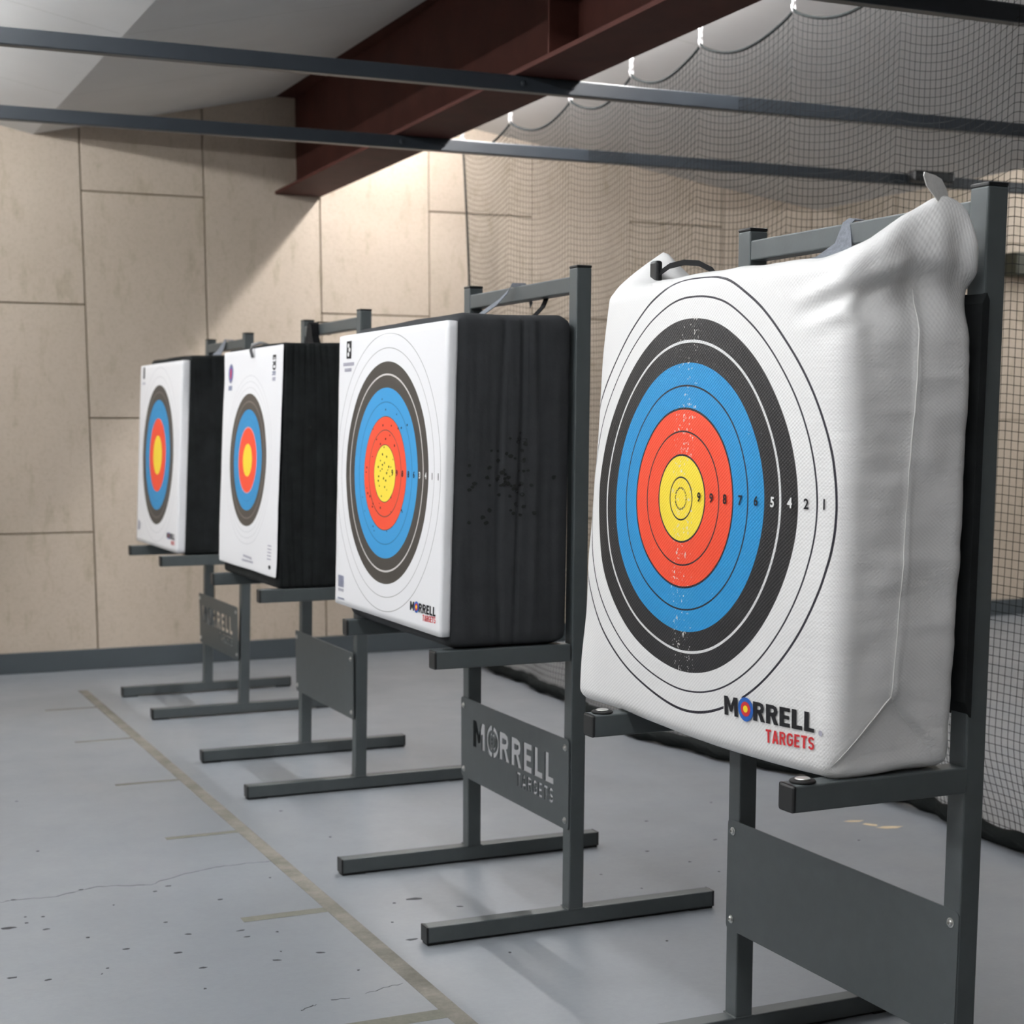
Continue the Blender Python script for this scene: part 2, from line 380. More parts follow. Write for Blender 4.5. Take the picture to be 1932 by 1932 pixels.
# folded ceiling
prof = [(XL, 2.90), (-3.25, 2.59), (-.9, 3.005), (1.22, 2.588), (2.61, 2.895), (5.69, 2.468), (7.2, 2.86), (XR, 2.45)]
ce = MB()
ce.prism(prof+[(x, 3.35) for x, _ in prof[::-1]], 1, YF, YW+.1)
def ceil_z(x): return interp(prof, x)
for y in (6.05, 4.85, 3.65, 2.45, 7.25):
    for (x0, x1) in ((1.235, 2.38), (-.88, 1.2), (2.66, 5.68)):
        za, zb = ceil_z(x0), ceil_z(x1)
        ce.add([(x0, y-.002, za-.0006), (x1, y-.002, zb-.0006), (x1, y+.002, zb-.0006), (x0, y+.002, za-.0006)], [(0, 1, 2, 3)], 1)
struct('ceiling', ce, [M_ceil, M_ceilseam])

# fluorescent tube rows (outside the picture): long battens along the room
def lamp_row(x, z, ys, label, mt=None):
    for i, y in enumerate(ys):
        zz = ceil_z(x)
        r = empty('tube_lamp', (x, y+.7, z)); tag(r, label, 'lamp', 'fluorescent tube lamps on the ceiling')
        MB().box(-.03, .03, -.7, .7, .035, max(.06, zz-z-.008)).build('lamp_body', M_lampbody, r)
        t = MB().tube([(0, -.66, 0), (0, .66, 0)], .014, 10).build('tube', mt or M_tube, r, smooth=True)
def m_tube(name, k, col):
    nt = NT(name); nt.b.inputs['Base Color'].default_value = (.8, .8, .8, 1)
    nt.b.inputs['Emission Color'].default_value = col; nt.b.inputs['Emission Strength'].default_value = LAMP_POWER*k; return nt.m
M_tube = m_tube('glowing_tube', 1, (.965, .985, 1, 1)); M_tube2 = m_tube('bright_glowing_tube', 1.8, (1, .985, .985, 1)); M_tube3 = m_tube('fill_glowing_tube', 1.45, (.965, .985, 1, 1))
lamp_row(2.97, 2.79, [3.85+1.45*k for k in range(3)], 'fluorescent tube batten on the ceiling right of the red steel beam', M_tube2)
lamp_row(.50, 2.68, [-.70+1.45*k for k in range(6)], 'fluorescent tube batten on the ceiling left of the target row')
lamp_row(-2.3, 2.68, [.9+1.45*k for k in range(5)], 'added fill tube batten over the unseen shooting side of the hall', M_tube3)  # fill row added to give the target faces frontal light
lamp_row(7.8, 2.60, [3.85+1.45*k for k in range(3)], 'fluorescent tube batten beyond the net')

# ------------------------------------------------------------------ steel beam and overhead bars
bt = empty('steel_beam', (2.524, 8.2, 2.375)); tag(bt, 'dark red-brown steel I-beam running under the ceiling', 'beam')
Y0, Y1 = -2.0, YW-.002; STIFF = 4.88
BSK = .0255                                                             # the beam runs slightly askew to the row
def bx_(y): return -BSK*(YW-y)
def bbox(xa, xb, ya, yb, za, zb):
    mb = MB().box(xa, xb, ya, yb, za, zb, 0, .002); mb.v = [(x+bx_(y), y, z) for x, y, z in mb.v]; return mb
off = (2.524, 8.2, 2.375)
bbox(2.402, 2.646, Y0, Y1, 2.375, 2.391).build('lower_flange', M_beam, bt, off)
bbox(2.402, 2.646, Y0, Y1, 2.852, 2.868).build('upper_flange', M_beam, bt, off)
bbox(2.517, 2.531, Y0, Y1, 2.391, 2.852).build('web', M_beam, bt, off)
for ys_ in (STIFF, 1.9):
    bbox(2.412, 2.517, ys_, ys_+.012, 2.391, 2.852).build('stiffener', M_beam, bt, off)
lab = {5.13: 'dark slate square bar under the beam, middle of the three overhead bars',
       6.367: 'dark slate square bar under the beam, nearest the back wall of the overhead bars',
       3.71: 'dark slate square bar in the top right corner, nearest of the overhead bars'}
for y, x0, x1 in ((5.13, -2.5, 7.6), (6.367, -2.5, 7.6), (3.71, -2.5, 7.6)):
    e = empty('overhead_bar', (2.524, y, 2.325)); tag(e, lab[y], 'bar', 'square bars hung under the steel beam')
    o_ = (2.524, y, 2.325)
    MB().box(x0, x1, y, y+.04, 2.325, 2.3745, 0, .004).build('bar', M_bar, e, o_)
    for bx in (2.43+bx_(y), 2.61+bx_(y)):
        MB().lathe((bx, y-.001, 2.35), (0, -1, 0), [(.009, 0), (.009, .003), (.005, .005)], 10).build('bolt', M_bar, e, o_)
tag(MB().box(4.87, 5.10, 6.30, 6.366, 2.335, 2.385, 0, .01).build('rail_bracket', M_cap), 'black bracket on the far overhead bar behind the bag corner', 'bracket')
wbx = MB().box(7.07, 7.5, YW-.14, YW-.003, 2.135, 2.275, 0, .01); tag(wbx.build('wall_box', M_box), 'dark olive box mounted on the back wall behind the net', 'box')

# ------------------------------------------------------------------ floor tape
t = MB(); t.box(1.224, 1.268, .8, 7.62, 0, .0008)
tag(t.build('floor_tape', M_tape), 'long worn grey tape line on the floor along the stands', 'floor tape')
tl = ['nearest the camera at the photo bottom', 'second from the camera, left of the long line', 'third from the camera, left of the second stand', 'fourth from the camera, left of the third stand',
      'second from the back wall', 'nearest the back wall']
for (y, wd), l_ in zip(((3.065, .052), (3.875, .040), (4.755, .030), (5.548, .026), (6.372, .026), (7.139, .026)), tl):
    tag(MB().box(1.005, 1.224, y-wd/2, y+wd/2, 0, .0006).build('tape_mark', M_tick), 'short dark tape mark on the floor, '+l_, 'floor tape', 'short cross marks of floor tape')

# ------------------------------------------------------------------ target stands
T_, TY, F1, F2, FT, H, TA, ZR, TR = .0396, .0413, .3755, .4161, .0464, 1.6017, .0428, 1.5775, .0372
ST = {
 'A': dict(x=1.71549, y=2.02876, r=.00797, W=.6993, Za=.6934, A=.3323, P=(.2264, .4534), sh=(-.0045, .0022), logo=False),
 'B': dict(x=1.72860, y=3.48799, r=-.00946, W=.7020, Za=.7097, A=.3513, P=(.2460, .4731), sh=(.0057, .0006), logo=True),
 'C': dict(x=1.73654, y=5.14322, r=-.00490, W=.6743, Za=.6950, A=.3187, P=(.2432, .4702), sh=(.0235, -.0031), logo=False),
 'D': dict(x=1.75651, y=6.72071, r=.00639, W=.6619, Za=.6852, A=.3203, P=(.2316, .4586), sh=(.0344, -.0067), logo=True),
}
LAB = {'A': 'grey square-tube stand nearest the camera holding the white bag target', 'B': 'grey square-tube stand with lettered plate, second from the camera, under the arrow-pocked foam target',
       'C': 'grey square-tube stand with plain plate, third from the camera, under the laminated foam target', 'D': 'grey square-tube stand farthest from the camera, nearest the back wall'}
def plate_mesh(s, d):
    z0, z1 = d['P']; W = d['W']; x0, x1 = -.0032, 0; r = .010
    def corner(cy, cz, a0): return [(cy+r*math.cos(a0+PI/2*i/5), cz+r*math.sin(a0+PI/2*i/5)) for i in range(6)]
    y0, y1 = .0015, W-.001
    poly = corner(y1-r, z1-r, 0)+corner(y0+r, z1-r, PI/2)+corner(y0+r, z0+r, PI)+corner(y1-r, z0+r, 3*PI/2)
    me = MB().prism(poly, 0, x0, x1)
    if not d['logo']: return me, None
    cut = MB(); dz = z0-.2460
    def put(polys, yL, yR, zb, zt, wd):
        for p in polys: cut.prism([(yL+(yR-yL)*px/wd, zb+(zt-zb)*py) for px, py in p], 0, x0-.01, x1+.01)
    pm, em, wd = word('M0RRELL', .13)
    yL, yR, zb, zt = .612, .086, .345+dz, .420+dz
    put(pm, yL, yR, zb, zt, wd)
    k = (yR-yL)/wd; ecy = yL+k*em[0][0]; ecz = (zb+zt)/2
    for ro, ri in ((.044, .031), (.024, .0185)):
        for a0 in (4, 184):
            mid = (ro+ri)/2
            cut.prism(stroke([(ecy+mid*math.sin(math.radians(a)), ecz+mid*math.cos(math.radians(a))) for a in [a0+172*i/20 for i in range(21)]], ro-ri), 0, x0-.01, x1+.01)
    for qz in (.006, -.006): cut.prism(disc(ecy, ecz+qz, .0045, .0045, 10), 0, x0-.01, x1+.01)
    pt, _, wt = word('targets', .17); put(pt, .315, .089, .296+dz, .333+dz, wt)
    return me, cut
def make_stand(s):
    d = ST[s]; W, Za, A = d['W'], d['Za'], d['A']; sh = d['sh']
    root = empty('target_stand', (d['x'], d['y'], 0), d['r']); tag(root, LAB[s], 'stand', 'row of steel target stands')
    for y0 in (0, W-TY):
        y1 = y0+TY
        o = MB().box(-F1+.004, F2-.004, y0, y1, .0056, FT, 0, .003).build('foot_bar', M_steel, root)
        for xa, xb in ((-F1, -F1+.006), (F2-.006, F2)): MB().box(xa, xb, y0-.0003, y1+.0003, .0053, FT+.0003, 0, .002).build('end_cap', M_cap, o)
        for xa, xb in ((-F1+.004, -F1+.07), (F2-.07, F2-.004)): MB().box(xa, xb, y0+.003, y1-.003, 0, .007).build('rubber_pad', M_rubber, o)
        if s != 'D': MB().box(-F1+.07, F2-.07, y0+.006, y1-.006, .0015, .0056).build('foot_shade_strip', M_rubber, o)  # dark strip stands in for the shaded gap under the foot bar
        o = MB().box(0, T_, y0, y1, FT-.001, H-.006, 0, .003).build('post', M_steel, root, shear=sh)
        MB().box(-.0003, T_+.0003, y0-.0003, y1+.0003, H-.0065, H, 0, .002).build('post_cap', M_cap, o, shear=sh)
        MB().tube([(-.001, y0-.001, FT), (T_+.001, y0-.001, FT), (T_+.001, y1+.001, FT), (-.001, y1+.001, FT)], .0022, 6, closed=True).build('weld', M_steel, o)
        o = MB().box(-A+.004, .001, y0, y1, Za-TA, Za, 0, .003).build('support_arm', M_steel, root)
        MB().box(-A, -A+.006, y0-.0004, y1+.0004, Za-TA-.0004, Za+.0004, 0, .0045).build('end_cap', M_cap, o)
        if s == 'A':
            c = (-A+.030, (y0+y1)/2, Za)
            MB().lathe(c, (0, 0, 1), [(.019, 0), (.021, .002), (.019, .0045)], 28).build('rubber_washer', M_rubber, o, smooth=True)
            MB().lathe((c[0], c[1], Za+.0045), (0, 0, 1), [(.012, 0), (.0125, .0015), (.010, .003), (.004, .0036)], 20).build('bolt_head', M_zinc, o, smooth=True)
    MB().box(.0015, T_-.0015, TY, W-TY, ZR-TR, ZR, 0, .003).build('top_rail', M_steel, root, shear=sh)
    me, cut = plate_mesh(s, d)
    p = me.build('sign_plate', M_steel, root)
    if cut:
        co = cut.build('cutter', M_steel); co.matrix_world = Matrix.Identity(4); pp = p.parent; p.parent = None
        md = p.modifiers.new('b', 'BOOLEAN'); md.object = co; md.operation = 'DIFFERENCE'; md.solver = 'EXACT'; md.use_self = True
        dg = bpy.context.evaluated_depsgraph_get(); nm = bpy.data.meshes.new_from_object(p.evaluated_get(dg)); p.modifiers.clear(); p.data = nm; p.parent = pp
        bpy.data.objects.remove(co)
    for y in (.0203, W-.0203):
        for z in (d['P'][0]+.0224, d['P'][1]-.0224):
            b_ = MB().lathe((-.0032, y, z), (-1, 0, 0), [(.0085, 0), (.0085, .0012), (.0062, .0014), (.0060, .003), (.0045, .0048), (.0024, .0052), (.0022, .002), (.0005, .002)], 16)
            b_.build('bolt', M_zinc, p, smooth=False)
    return root
for s in 'ABCD': make_stand(s)

# helper: a target's root at the middle of its arms; parts are given in the stand's frame
def target_root(s, name):
    d = ST[s]; off = (-.15, d['W']/2, d['Za']); c_, s_ = math.cos(d['r']), math.sin(d['r'])
    return empty(name, (d['x']+c_*off[0]-s_*off[1], d['y']+s_*off[0]+c_*off[1], off[2]), d['r']), off
def decal(mb, polys, fmap, mi=0):
    for p in polys:
        tris = tessellate_polygon([[Vector((a, b, 0)) for a, b in p]])
        mb.add([fmap(*q) for q in p], [tuple(t) for t in tris], mi)
def logo(fm, uL, uR, v0, v1, slope, mb, mt, tL, tR, tv0, tv1, tslope=None):
    """MORRELL with emblem + TARGETS; materials 0 black 1 red 2 blue 3 yellow"""
    pm, em, wd = word('M0RRELL'); k = (uR-uL)/wd
    fn = lambda px, py: fm(uL+k*px, v0+(v1-v0)*py+slope*px/wd)
    decal(mb, pm, fn, 0)
    cx, cy = em[0]
    for i, (r, mi) in enumerate(((.46, 2), (.29, 1), (.14, 3))):
        fd = lambda px, py, i=i: fm(uL+k*px, v0+(v1-v0)*py+slope*px/wd, .0002*(i+1))
        decal(mb, [disc(cx, .5, r*1.0, r*1.36)], fd, mi)
    pt, _, wt = word('targets', .1); kt = (tR-tL)/wt
    decal(mb, pt, lambda px, py: fm(tL+kt*px, tv0+(tv1-tv0)*py+(tslope or 0)*px/wt), 1)
INKS = [M_ink, M_inkred, M_inkblue, M_inkyel, M_inkwhite, M_inkgrey, M_inkslate]

# ---- A: the woven bag
root, off = target_root('A', 'bag_target'); tag(root, 'big white woven bag archery target with coloured rings, nearest the camera', 'archery target', 'archery targets on the stands')
lo, hi = (-.262, 0, .6945), (-.0155, .80, 1.485)
NEAR = [(-.262, 0), (-.21, .035), (-.165, .078), (-.125, .105), (-.112, .112), (-.094, .116), (-.072, .112), (-.054, .102), (-.030, .058), (-.010, .0)]
def bag_map(p, q):
    x, y, z = p; s = (z-.6945)/.79; sm = min(1, max(0, s))
    wf = sstep(-.10, -.22, x)                                         # 1 on the printed side
    hy = min(1, max(0, y/.80)); cy_ = math.sin(PI*hy)**.8 if 0 < hy < 1 else 0; cz_ = math.sin(PI*sm)**.7 if 0 < sm < 1 else 0
    x += -.004*(1-sm) - wf*(.020*cy_*cz_)
    x += (1-wf)*(-.008*(1-sm))
    # far side: wider towards the foot
    fy = sstep(.45, .80, y); y += fy*(.069-.103*sm)
    # near side
    ny = 1-sstep(0, .16, y)
    y -= ny*.010*math.sin(PI*sm)*(.6+.4*wf)
    # seam down the middle of the side
    sx = x+.128+.030*(1-sm)
    y -= ny*.004*math.exp(-(sx/.0035)**2)*sstep(.10, .16, sm)*(1-sstep(.9, .96, sm))
    # folded corner at the foot of the side
    lineA = .16-abs(sx)*1.25
    y += (1-sstep(0, .05, y))*.008*sstep(-.006, .006, lineA-sm)*sstep(.0, .05, sm)
    y -= (1-sstep(0, .05, y))*.004*math.exp(-((sm-lineA)/.006)**2)
    # wrinkles
    nv = noise.noise(Vector((x*9, y*3, z*5)))*.006 + noise.noise(Vector((x*14+5, y*10, z*22)))*.0032 + noise.noise(Vector((x*6+9, 1, z*45)))*.0016
    y += ny*nv*(.25+.75*sstep(-.25, -.20, x))
    edge = 1-sstep(0, .13, min(y, .8-y)); x += wf*(noise.noise(Vector((3, y*9, z*7)))*.005*(.25+edge))
    # creases gathered under the near ear
    kz = math.exp(-((z-1.42)/.035)**2)
    y += ny*kz*(.012+.006*math.sin(x*70+z*30)); x += wf*ny*kz*.010*math.sin(z*120+y*30)
    # sag between the arms and on the printed edge
    bz = (1-sstep(0, .10, sm)); z -= bz*.008*math.sin(PI*min(1, max(0, (y-.05)/.62))) if .05 < y < .67 else 0
    z -= bz*wf*.004
    # top: near ear
    g = math.exp(-(max(0, y+.01)/.065)**1.7); wt = sstep(1.36, 1.485, z)
    z += wt*g*interp(NEAR, min(-.010, max(-.262, x)))
    ex = sstep(-.262, -.20, x)
    yo = interp([(1.36, 0), (1.415, .006), (1.440, .004), (1.4585, -.020), (1.50, -.013), (1.62, .052)], z-.02*math.sin((x+.2)*16))
    y += g*ex*yo; x += g*.030*sstep(1.50, 1.61, z)
    # top: far ear and pillow shape
    g2 = math.exp(-((y-.735)/.055)**2); tri = max(0, 1-abs(x+.15)/.10); z += wt*g2*.078*tri
    z += wt*.008*math.sin(PI*hy)-wt*.010*(1-wf)*(1-g)
    z += wt*.004*noise.noise(Vector((x*8, y*14, 2)))
    return (x, y, z)
bag = rbox(lo, hi, (34, 96, 120), (.030, .034, .024), bag_map)
bands = [(.247, YEL), (.508, RED), (.764, BLU), (1.0, BLK)]
VC_A = .724+.385-.0; 
lines_A = [(.060, .006, LN), (.121, .0045, LN), (.247, .0055, LN), (.38, .0045, LN), (.508, .006, LN), (.636, .005, LN), (.882, .0075, (.72, .72, .72, 1)), (1.11, .005, LN), (1.215, .0065, LN)]
M_bag = ring_material('woven_bag', .432, VC_A, .323, .3025, bands, lines_A, (.78, .775, .77, 1), True)
for k_, v_ in (('Subsurface Weight', .25), ('Subsurface Scale', .05)): M_bag.node_tree.nodes['Principled BSDF'].inputs[k_].default_value = v_
M_bag.node_tree.nodes['Principled BSDF'].inputs['Subsurface Radius'].default_value = (1, 1, 1)
b_ = bag.build('bag', M_bag, root, off, smooth=True)
def bag_pt(u, v, lift=0):
    def P(u, v):
        q = Vector((lo[0], u, v)); return Vector(bag_map(rnd(q, lo, hi, (.030, .034, .024)), q))
    p = P(u, v); n_ = (P(u+.004, v)-p).cross(P(u, v+.004)-p).normalized()
    if n_.x > 0: n_ = -n_
    return p+n_*(.0016+lift)
md = MB(); Z0 = .724
logo(lambda u, v, l=0: bag_pt(u, Z0+v, l), .292, .044, .030, .061, .010, md, None, .170, .044, .007, .026, .007)
md.build('printed_logo', INKS, root, off)
for ch, u, v, mi, bold in (('9', .369, .390, 0, .028), ('9', .331, .390, 0, .028), ('8', .290, .390, 0, .028), ('7', .245, .390, 0, .028), ('6', .203, .391, 0, .028), ('5', .160, .391, 4, .03), ('4', .117, .392, 4, .03), ('2', .080, .392, 0, .028), ('1', .042, .393, 0, .028)):
    vs, fs = digit_poly(ch, bold); h = .0165
    MB().add([bag_pt(u-a*h, Z0+v+b*h) for a, b in vs], fs, mi).build('printed_number', INKS, root, off)
dm = MB(); decal(dm, [disc(.029, .042, .0045, .0045, 14)], lambda a, b: bag_pt(a, Z0+b), 5); dm.build('registered_mark', INKS, root, off)
M_hlpiping = simple('highlight_piping_white', (.84, .83, .81, 1), .5, 0, .35, .04, 90, .3)  # whiter than the bag: ridge highlight of seam and folds put into the colour
sp_ = MB()
def side_pt(x, z, o=.0004): q = Vector((x, 0, z)); p = Vector(bag_map(rnd(q, lo, hi, (.030, .034, .024)), q)); return p+Vector((0, -o, 0))
sx_ = lambda sm: -.128-.030*(1-sm)
sp_.tube([side_pt(sx_(a), .6945+.79*a) for a in [.155+.75*i/50 for i in range(51)]], .0011, 5)
for sg, m_ in ((-1, .105), (1, .085)):
    P_ = []
    for i in range(26):
        dx = m_*i/25; a = .16-dx*1.25; P_.append(side_pt(sx_(a)+sg*dx, .6945+.79*a, .0006))
    sp_.tube(P_, [.0012*(1-.5*i/25) for i in range(26)], 5)
sp_.build('highlight_piping', M_hlpiping, root, off, smooth=True)
M_fray = simple('frayed_white_weave', (.82, .81, .79, 1), .6, 0, .3, .06, 160, .3)
MB().ribbon([(-.062, .030, 1.553), (-.072, .026, 1.572), (-.088, .018, 1.586), (-.106, .010, 1.592), (-.122, .004, 1.597), (-.134, -.002, 1.604)], [.044, .042, .038, .032, .022, .007], .0015, (.45, .35, 1)).build('frayed_corner', M_fray, root, off, smooth=False)
# hanging straps of the bag
MB().ribbon([(-.10, .375, 1.50), (-.04, .37, 1.515), (-.008, .365, 1.54), (-.0045, .362, 1.577), (.004, .360, 1.584), (.020, .360, 1.584), (.038, .360, 1.583), (.042, .36, 1.56), (.03, .36, 1.525), (-.03, .352, 1.50)],
    [.060, .060, .050, .022, .018, .018, .018, .02, .03, .03], .0025, (0, 1, .25)).build('hanging_strap', M_web, root, off)
bk = MB().box(-.205, -.190, .668, .694, 1.484, 1.534, 0, .005).build('strap_buckle', M_cap, root, off)
MB().ribbon([(-.197, .672, 1.510), (-.190, .645, 1.522), (-.18, .61, 1.526), (-.170, .575, 1.522), (-.16, .545, 1.508), (-.15, .53, 1.485)], .010, .002, (.2, .1, 1)).build('carry_handle', M_webblk, root, off)

pad = MB().prism([(-.0140, .80), (-.0005, .775), (-.0005, 1.425), (-.006, 1.436), (-.0140, 1.42)], 1, -.003, .66)
tag(pad.build('backing_pad', M_foamlam), 'thin black foam pad squeezed between the white bag and its stand', 'pad')
po = bpy.data.objects['backing_pad']; po.location = (ST['A']['x'], ST['A']['y'], 0); po.rotation_euler = (0, 0, ST['A']['r'])
# ---- foam targets
def lean_x(xt, zt, xb, zb, z): return xb+(xt-xb)*(z-zb)/(zt-zb)
def holes(mb, pts, fmap, mi, r0=.004, r1=.007):
    for a, b in pts:
        r = random.uniform(r0, r1); n_ = 9; ph = random.random()*6
        p = [(a+r*math.cos(2*PI*k/n_)*random.uniform(.75, 1.2), b+r*.75*math.sin(2*PI*k/n_)*random.uniform(.75, 1.2)) for k in range(n_)]
        decal(mb, [p], fmap, mi)
def foam_target(s, label, xf_t, xf_b, zt, zb, ybody, xback, rad, M_body, face, seams_, amp, side_holes=None):
    root, off = target_root(s, 'foam_target'); tag(root, label, 'archery target', 'archery targets on the stands')
    d = ST[s]; ltop, lbot = (xf_t, zt), (xf_b, zb)
    lo_, hi_ = (xf_b, ybody[0], d['Za']+.0005), (xback[1], ybody[1], zt)
    def fm(p, q):
        x, y, z = p; s_ = (z-lo_[2])/(hi_[2]-lo_[2])
        t = (x-lo_[0])/(hi_[0]-lo_[0])
        xa = xf_b+(xf_t-xf_b)*s_; xb = xback[0]+(xback[1]-xback[0])*s_; x = xa+(xb-xa)*t
        if y < .15:
            k = 1-sstep(0, .15, y); dy = 0
            for sx, w_, dep in seams_: dy += dep*math.exp(-((x-sx-.012*math.sin(z*4+sx*30))/w_)**2)
            dy += amp*noise.noise(Vector((x*30, z*1.5, 3)))+amp*.6*noise.noise(Vector((x*70, z*4, 8)))
            y += k*dy
        z += .004*noise.noise(Vector((x*8, y*5, z*3)))*sstep(.9, 1, s_)
        return (x, y, z)
    mb = rbox(lo_, hi_, (60, 24, 60), rad, fm)
    if side_holes: holes(mb, side_holes, lambda a, b: Vector(fm(Vector((a, 0, b)), None))*1.0+Vector((0, -.0012, 0)) if True else None, 1)
    if mb.rest: mb.rest = mb.rest+[(0, 0, 0)]*(len(mb.v)-len(mb.rest))
    # the smooth part and the holes share one mesh
    mb.build('foam_block', [M_body, M_hole], root, off, smooth=True)
    return root, off

# B
holesB = [[-0.138, 1.214], [-0.166, 1.201], [-0.14, 1.2], [-0.127, 1.197], [-0.143, 1.193], [-0.124, 1.188], [-0.215, 1.173], [-0.198, 1.172], [-0.132, 1.173], [-0.175, 1.166], [-0.164, 1.16], [-0.152, 1.155], [-0.127, 1.154], [-0.128, 1.149], [-0.197, 1.15], [-0.273, 1.139], [-0.22, 1.134], [-0.18, 1.129], [-0.14, 1.126], [-0.127, 1.125], [-0.116, 1.126], [-0.185, 1.122], [-0.177, 1.118], [-0.274, 1.117], [-0.193, 1.113], [-0.198, 1.107], [-0.225, 1.111], [-0.178, 1.108], [-0.046, 1.11], [-0.259, 1.098], [-0.169, 1.096], [-0.181, 1.094], [-0.218, 1.093], [-0.161, 1.091], [-0.151, 1.092], [-0.137, 1.093], [-0.132, 1.096], [-0.151, 1.086], [-0.272, 1.083], [-0.264, 1.09], [-0.156, 1.084], [-0.145, 1.079], [-0.192, 1.071], [-0.164, 1.067], [-0.13, 1.07], [-0.148, 1.049], [-0.126, 1.042], [-0.098, 1.027], [-0.153, 1.027], [-0.161, 1.034], [-0.218, 1.035], [-0.235, 1.019], [-0.226, 1.006], [-0.271, 1.008], [-0.135, 1.023], [-0.177, 1.101], [-0.169, 1.111], [-0.188, 1.092], [-0.108, 1.092]]
rB, oB = foam_target('B', 'black foam block target with pierced side and thick white ringed face, second from the camera', -.300, -.322, 1.486, .71, (.0, .745), (-.004, .006), (.040, .018, .034), M_foam, None,
    [(-.178, .006, .0035), (-.138, .0035, .006), (-.105, .008, -.003)], .002, holesB)
def front_panel(s, root, off, xt, zt, xb, zb, y0, y1, z0, z1, th, mat, wob=0, mats=None, corner=.012, hole_pts=None):
    def fm(p, q):
        x, y, z = p; x = lean_x(xt, zt, xb, zb, z)+(x-0)
        if wob: x += wob*(math.sin(z*9+y*3)*.5+noise.noise(Vector((y*5, z*5, 1))))*sstep(.15, .5, abs((z-(z0+z1)/2)/(z1-z0))); 
        y += .002*noise.noise(Vector((z*14, y*4, 5)))
        return (x, y, z)
    lo_, hi_ = (0, y0, z0), (th, y1, z1)
    mb = rbox(lo_, hi_, (2 if th < .01 else 4, 40, 40), (min(.003, th/2.1), .006, .006), fm)
    if hole_pts: 
        holes(mb, [(a, b) for a, b in hole_pts], lambda a, b: (fm((-.0006, a, b), None)), 1, .0022, .0045)
        mb.rest += [(0, 9, 9)]*(len(mb.v)-len(mb.rest))
    o = mb.build('target_face', [mat, M_hole], root, off, smooth=True)
    return lambda u, v, l=0: Vector(fm((-.0007-l, u, v), None))
def lnB(w_=.006): return [(.39, .004, DK), (.64, .0045, lin(20, 110, 160)), (.885, .008, lin(205, 200, 198)), (1.12, .0035, lin(165, 165, 165)), (1.25, .0035, lin(150, 150, 150)), (.2585, .0035, DK), (.512, .0035, DK)]
zB0 = .745
M_fB = ring_material('foam_face_rings_b', .413, zB0+.3645, .312, .2785, [(.2585, lin(248, 222, 70)), (.512, RED), (.768, lin(55, 150, 208)), (1.0, lin(64, 60, 56))], lnB(), (.80, .80, .82, 1))
hB = [[0.442, 0.55], [0.414, 0.524], [0.331, 0.512], [0.254, 0.486], [0.295, 0.479], [0.432, 0.485], [0.369, 0.484], [0.507, 0.475], [0.318, 0.478], [0.478, 0.449], [0.409, 0.451], [0.378, 0.46], [0.341, 0.435], [0.448, 0.438], [0.508, 0.405], [0.551, 0.376], [0.419, 0.43], [0.555, 0.364], [0.43, 0.412], [0.398, 0.407], [0.445, 0.396], [0.413, 0.391], [0.46, 0.38], [0.429, 0.386], [0.381, 0.382], [0.444, 0.37], [0.351, 0.401], [0.396, 0.366], [0.372, 0.359], [0.456, 0.356], [0.402, 0.347], [0.449, 0.332], [0.393, 0.324], [0.432, 0.307], [0.548, 0.323], [0.539, 0.31], [0.58, 0.298], [0.495, 0.285], [0.446, 0.288], [0.5, 0.277], [0.438, 0.277], [0.358, 0.271], [0.274, 0.275], [0.279, 0.279], [0.561, 0.263], [0.36, 0.307], [0.492, 0.227], [0.483, 0.216], [0.386, 0.221], [0.365, 0.382], [0.418, 0.352], [0.458, 0.345], [0.388, 0.374], [0.431, 0.375], [0.409, 0.331], [0.521, 0.303]]
fB = front_panel('B', rB, oB, -.314, 1.468, -.338, .745, .0, .806, .741, 1.468, .026, M_fB, 0, hole_pts=[(a, zB0+b) for a, b in hB])
pr_ = MB(); fb = lambda u, v, l=0: fB(u, zB0+v, l)
logo(fb, .204, .030, .041, .063, .002, pr_, None, .115, .030, .024, .039, .003)
pr_.build('printed_logo', INKS, rB, oB); pr_ = MB()
decal(pr_, [rect(.698, .660, .738, .706)], fb, 0); decal(pr_, [disc(.722, .694, .008, .006, 12), disc(.713, .683, .009, .006, 12), disc(.722, .671, .008, .006, 12)], lambda a, b: fb(a, b, .0003), 4)
pr_.build('printed_emblem', INKS, rB, oB); pr_ = MB()
for k in range(11):                                                    # two lines of faint small print, bar code
    decal(pr_, [rect(.765-.0085*k, .641, .759-.0085*k, .650)], fb, 5)
    if k < 7: decal(pr_, [rect(.752-.0085*k, .626, .746-.0085*k, .635)], fb, 5)
pr_.build('small_print', INKS, rB, oB); pr_ = MB()
for k in range(9): decal(pr_, [rect(.776-.006*k, .046, .776-.006*k-random.choice([.0018, .003, .004]), .078)], fb, 6)
for k in range(7): decal(pr_, [rect(.774-.007*k, .034, .770-.007*k, .042)], fb, 5)
for k in range(7): decal(pr_, [rect(.778-.0085*k, .012, .772-.0085*k, .017)], fb, 6)
for ch, px, mi in (('9', 358, 0), ('9', 380, 0), ('8', 408, 0), ('8', 437, 0), ('6', 463, 0), ('3', 490, 4), ('4', 518, 4), ('1', 547, 0), ('1', 574, 0)):
    u = .413-(px-318)/(530-318)*.312*1.0; vs, fs = digit_poly(ch, .025); h = .016
    MB().add([fb(u-a*h*1.1, .368+b*h) for a, b in vs], fs, mi).build('printed_number', INKS, rB, oB)
pr_.build('bar_code', INKS, rB, oB)
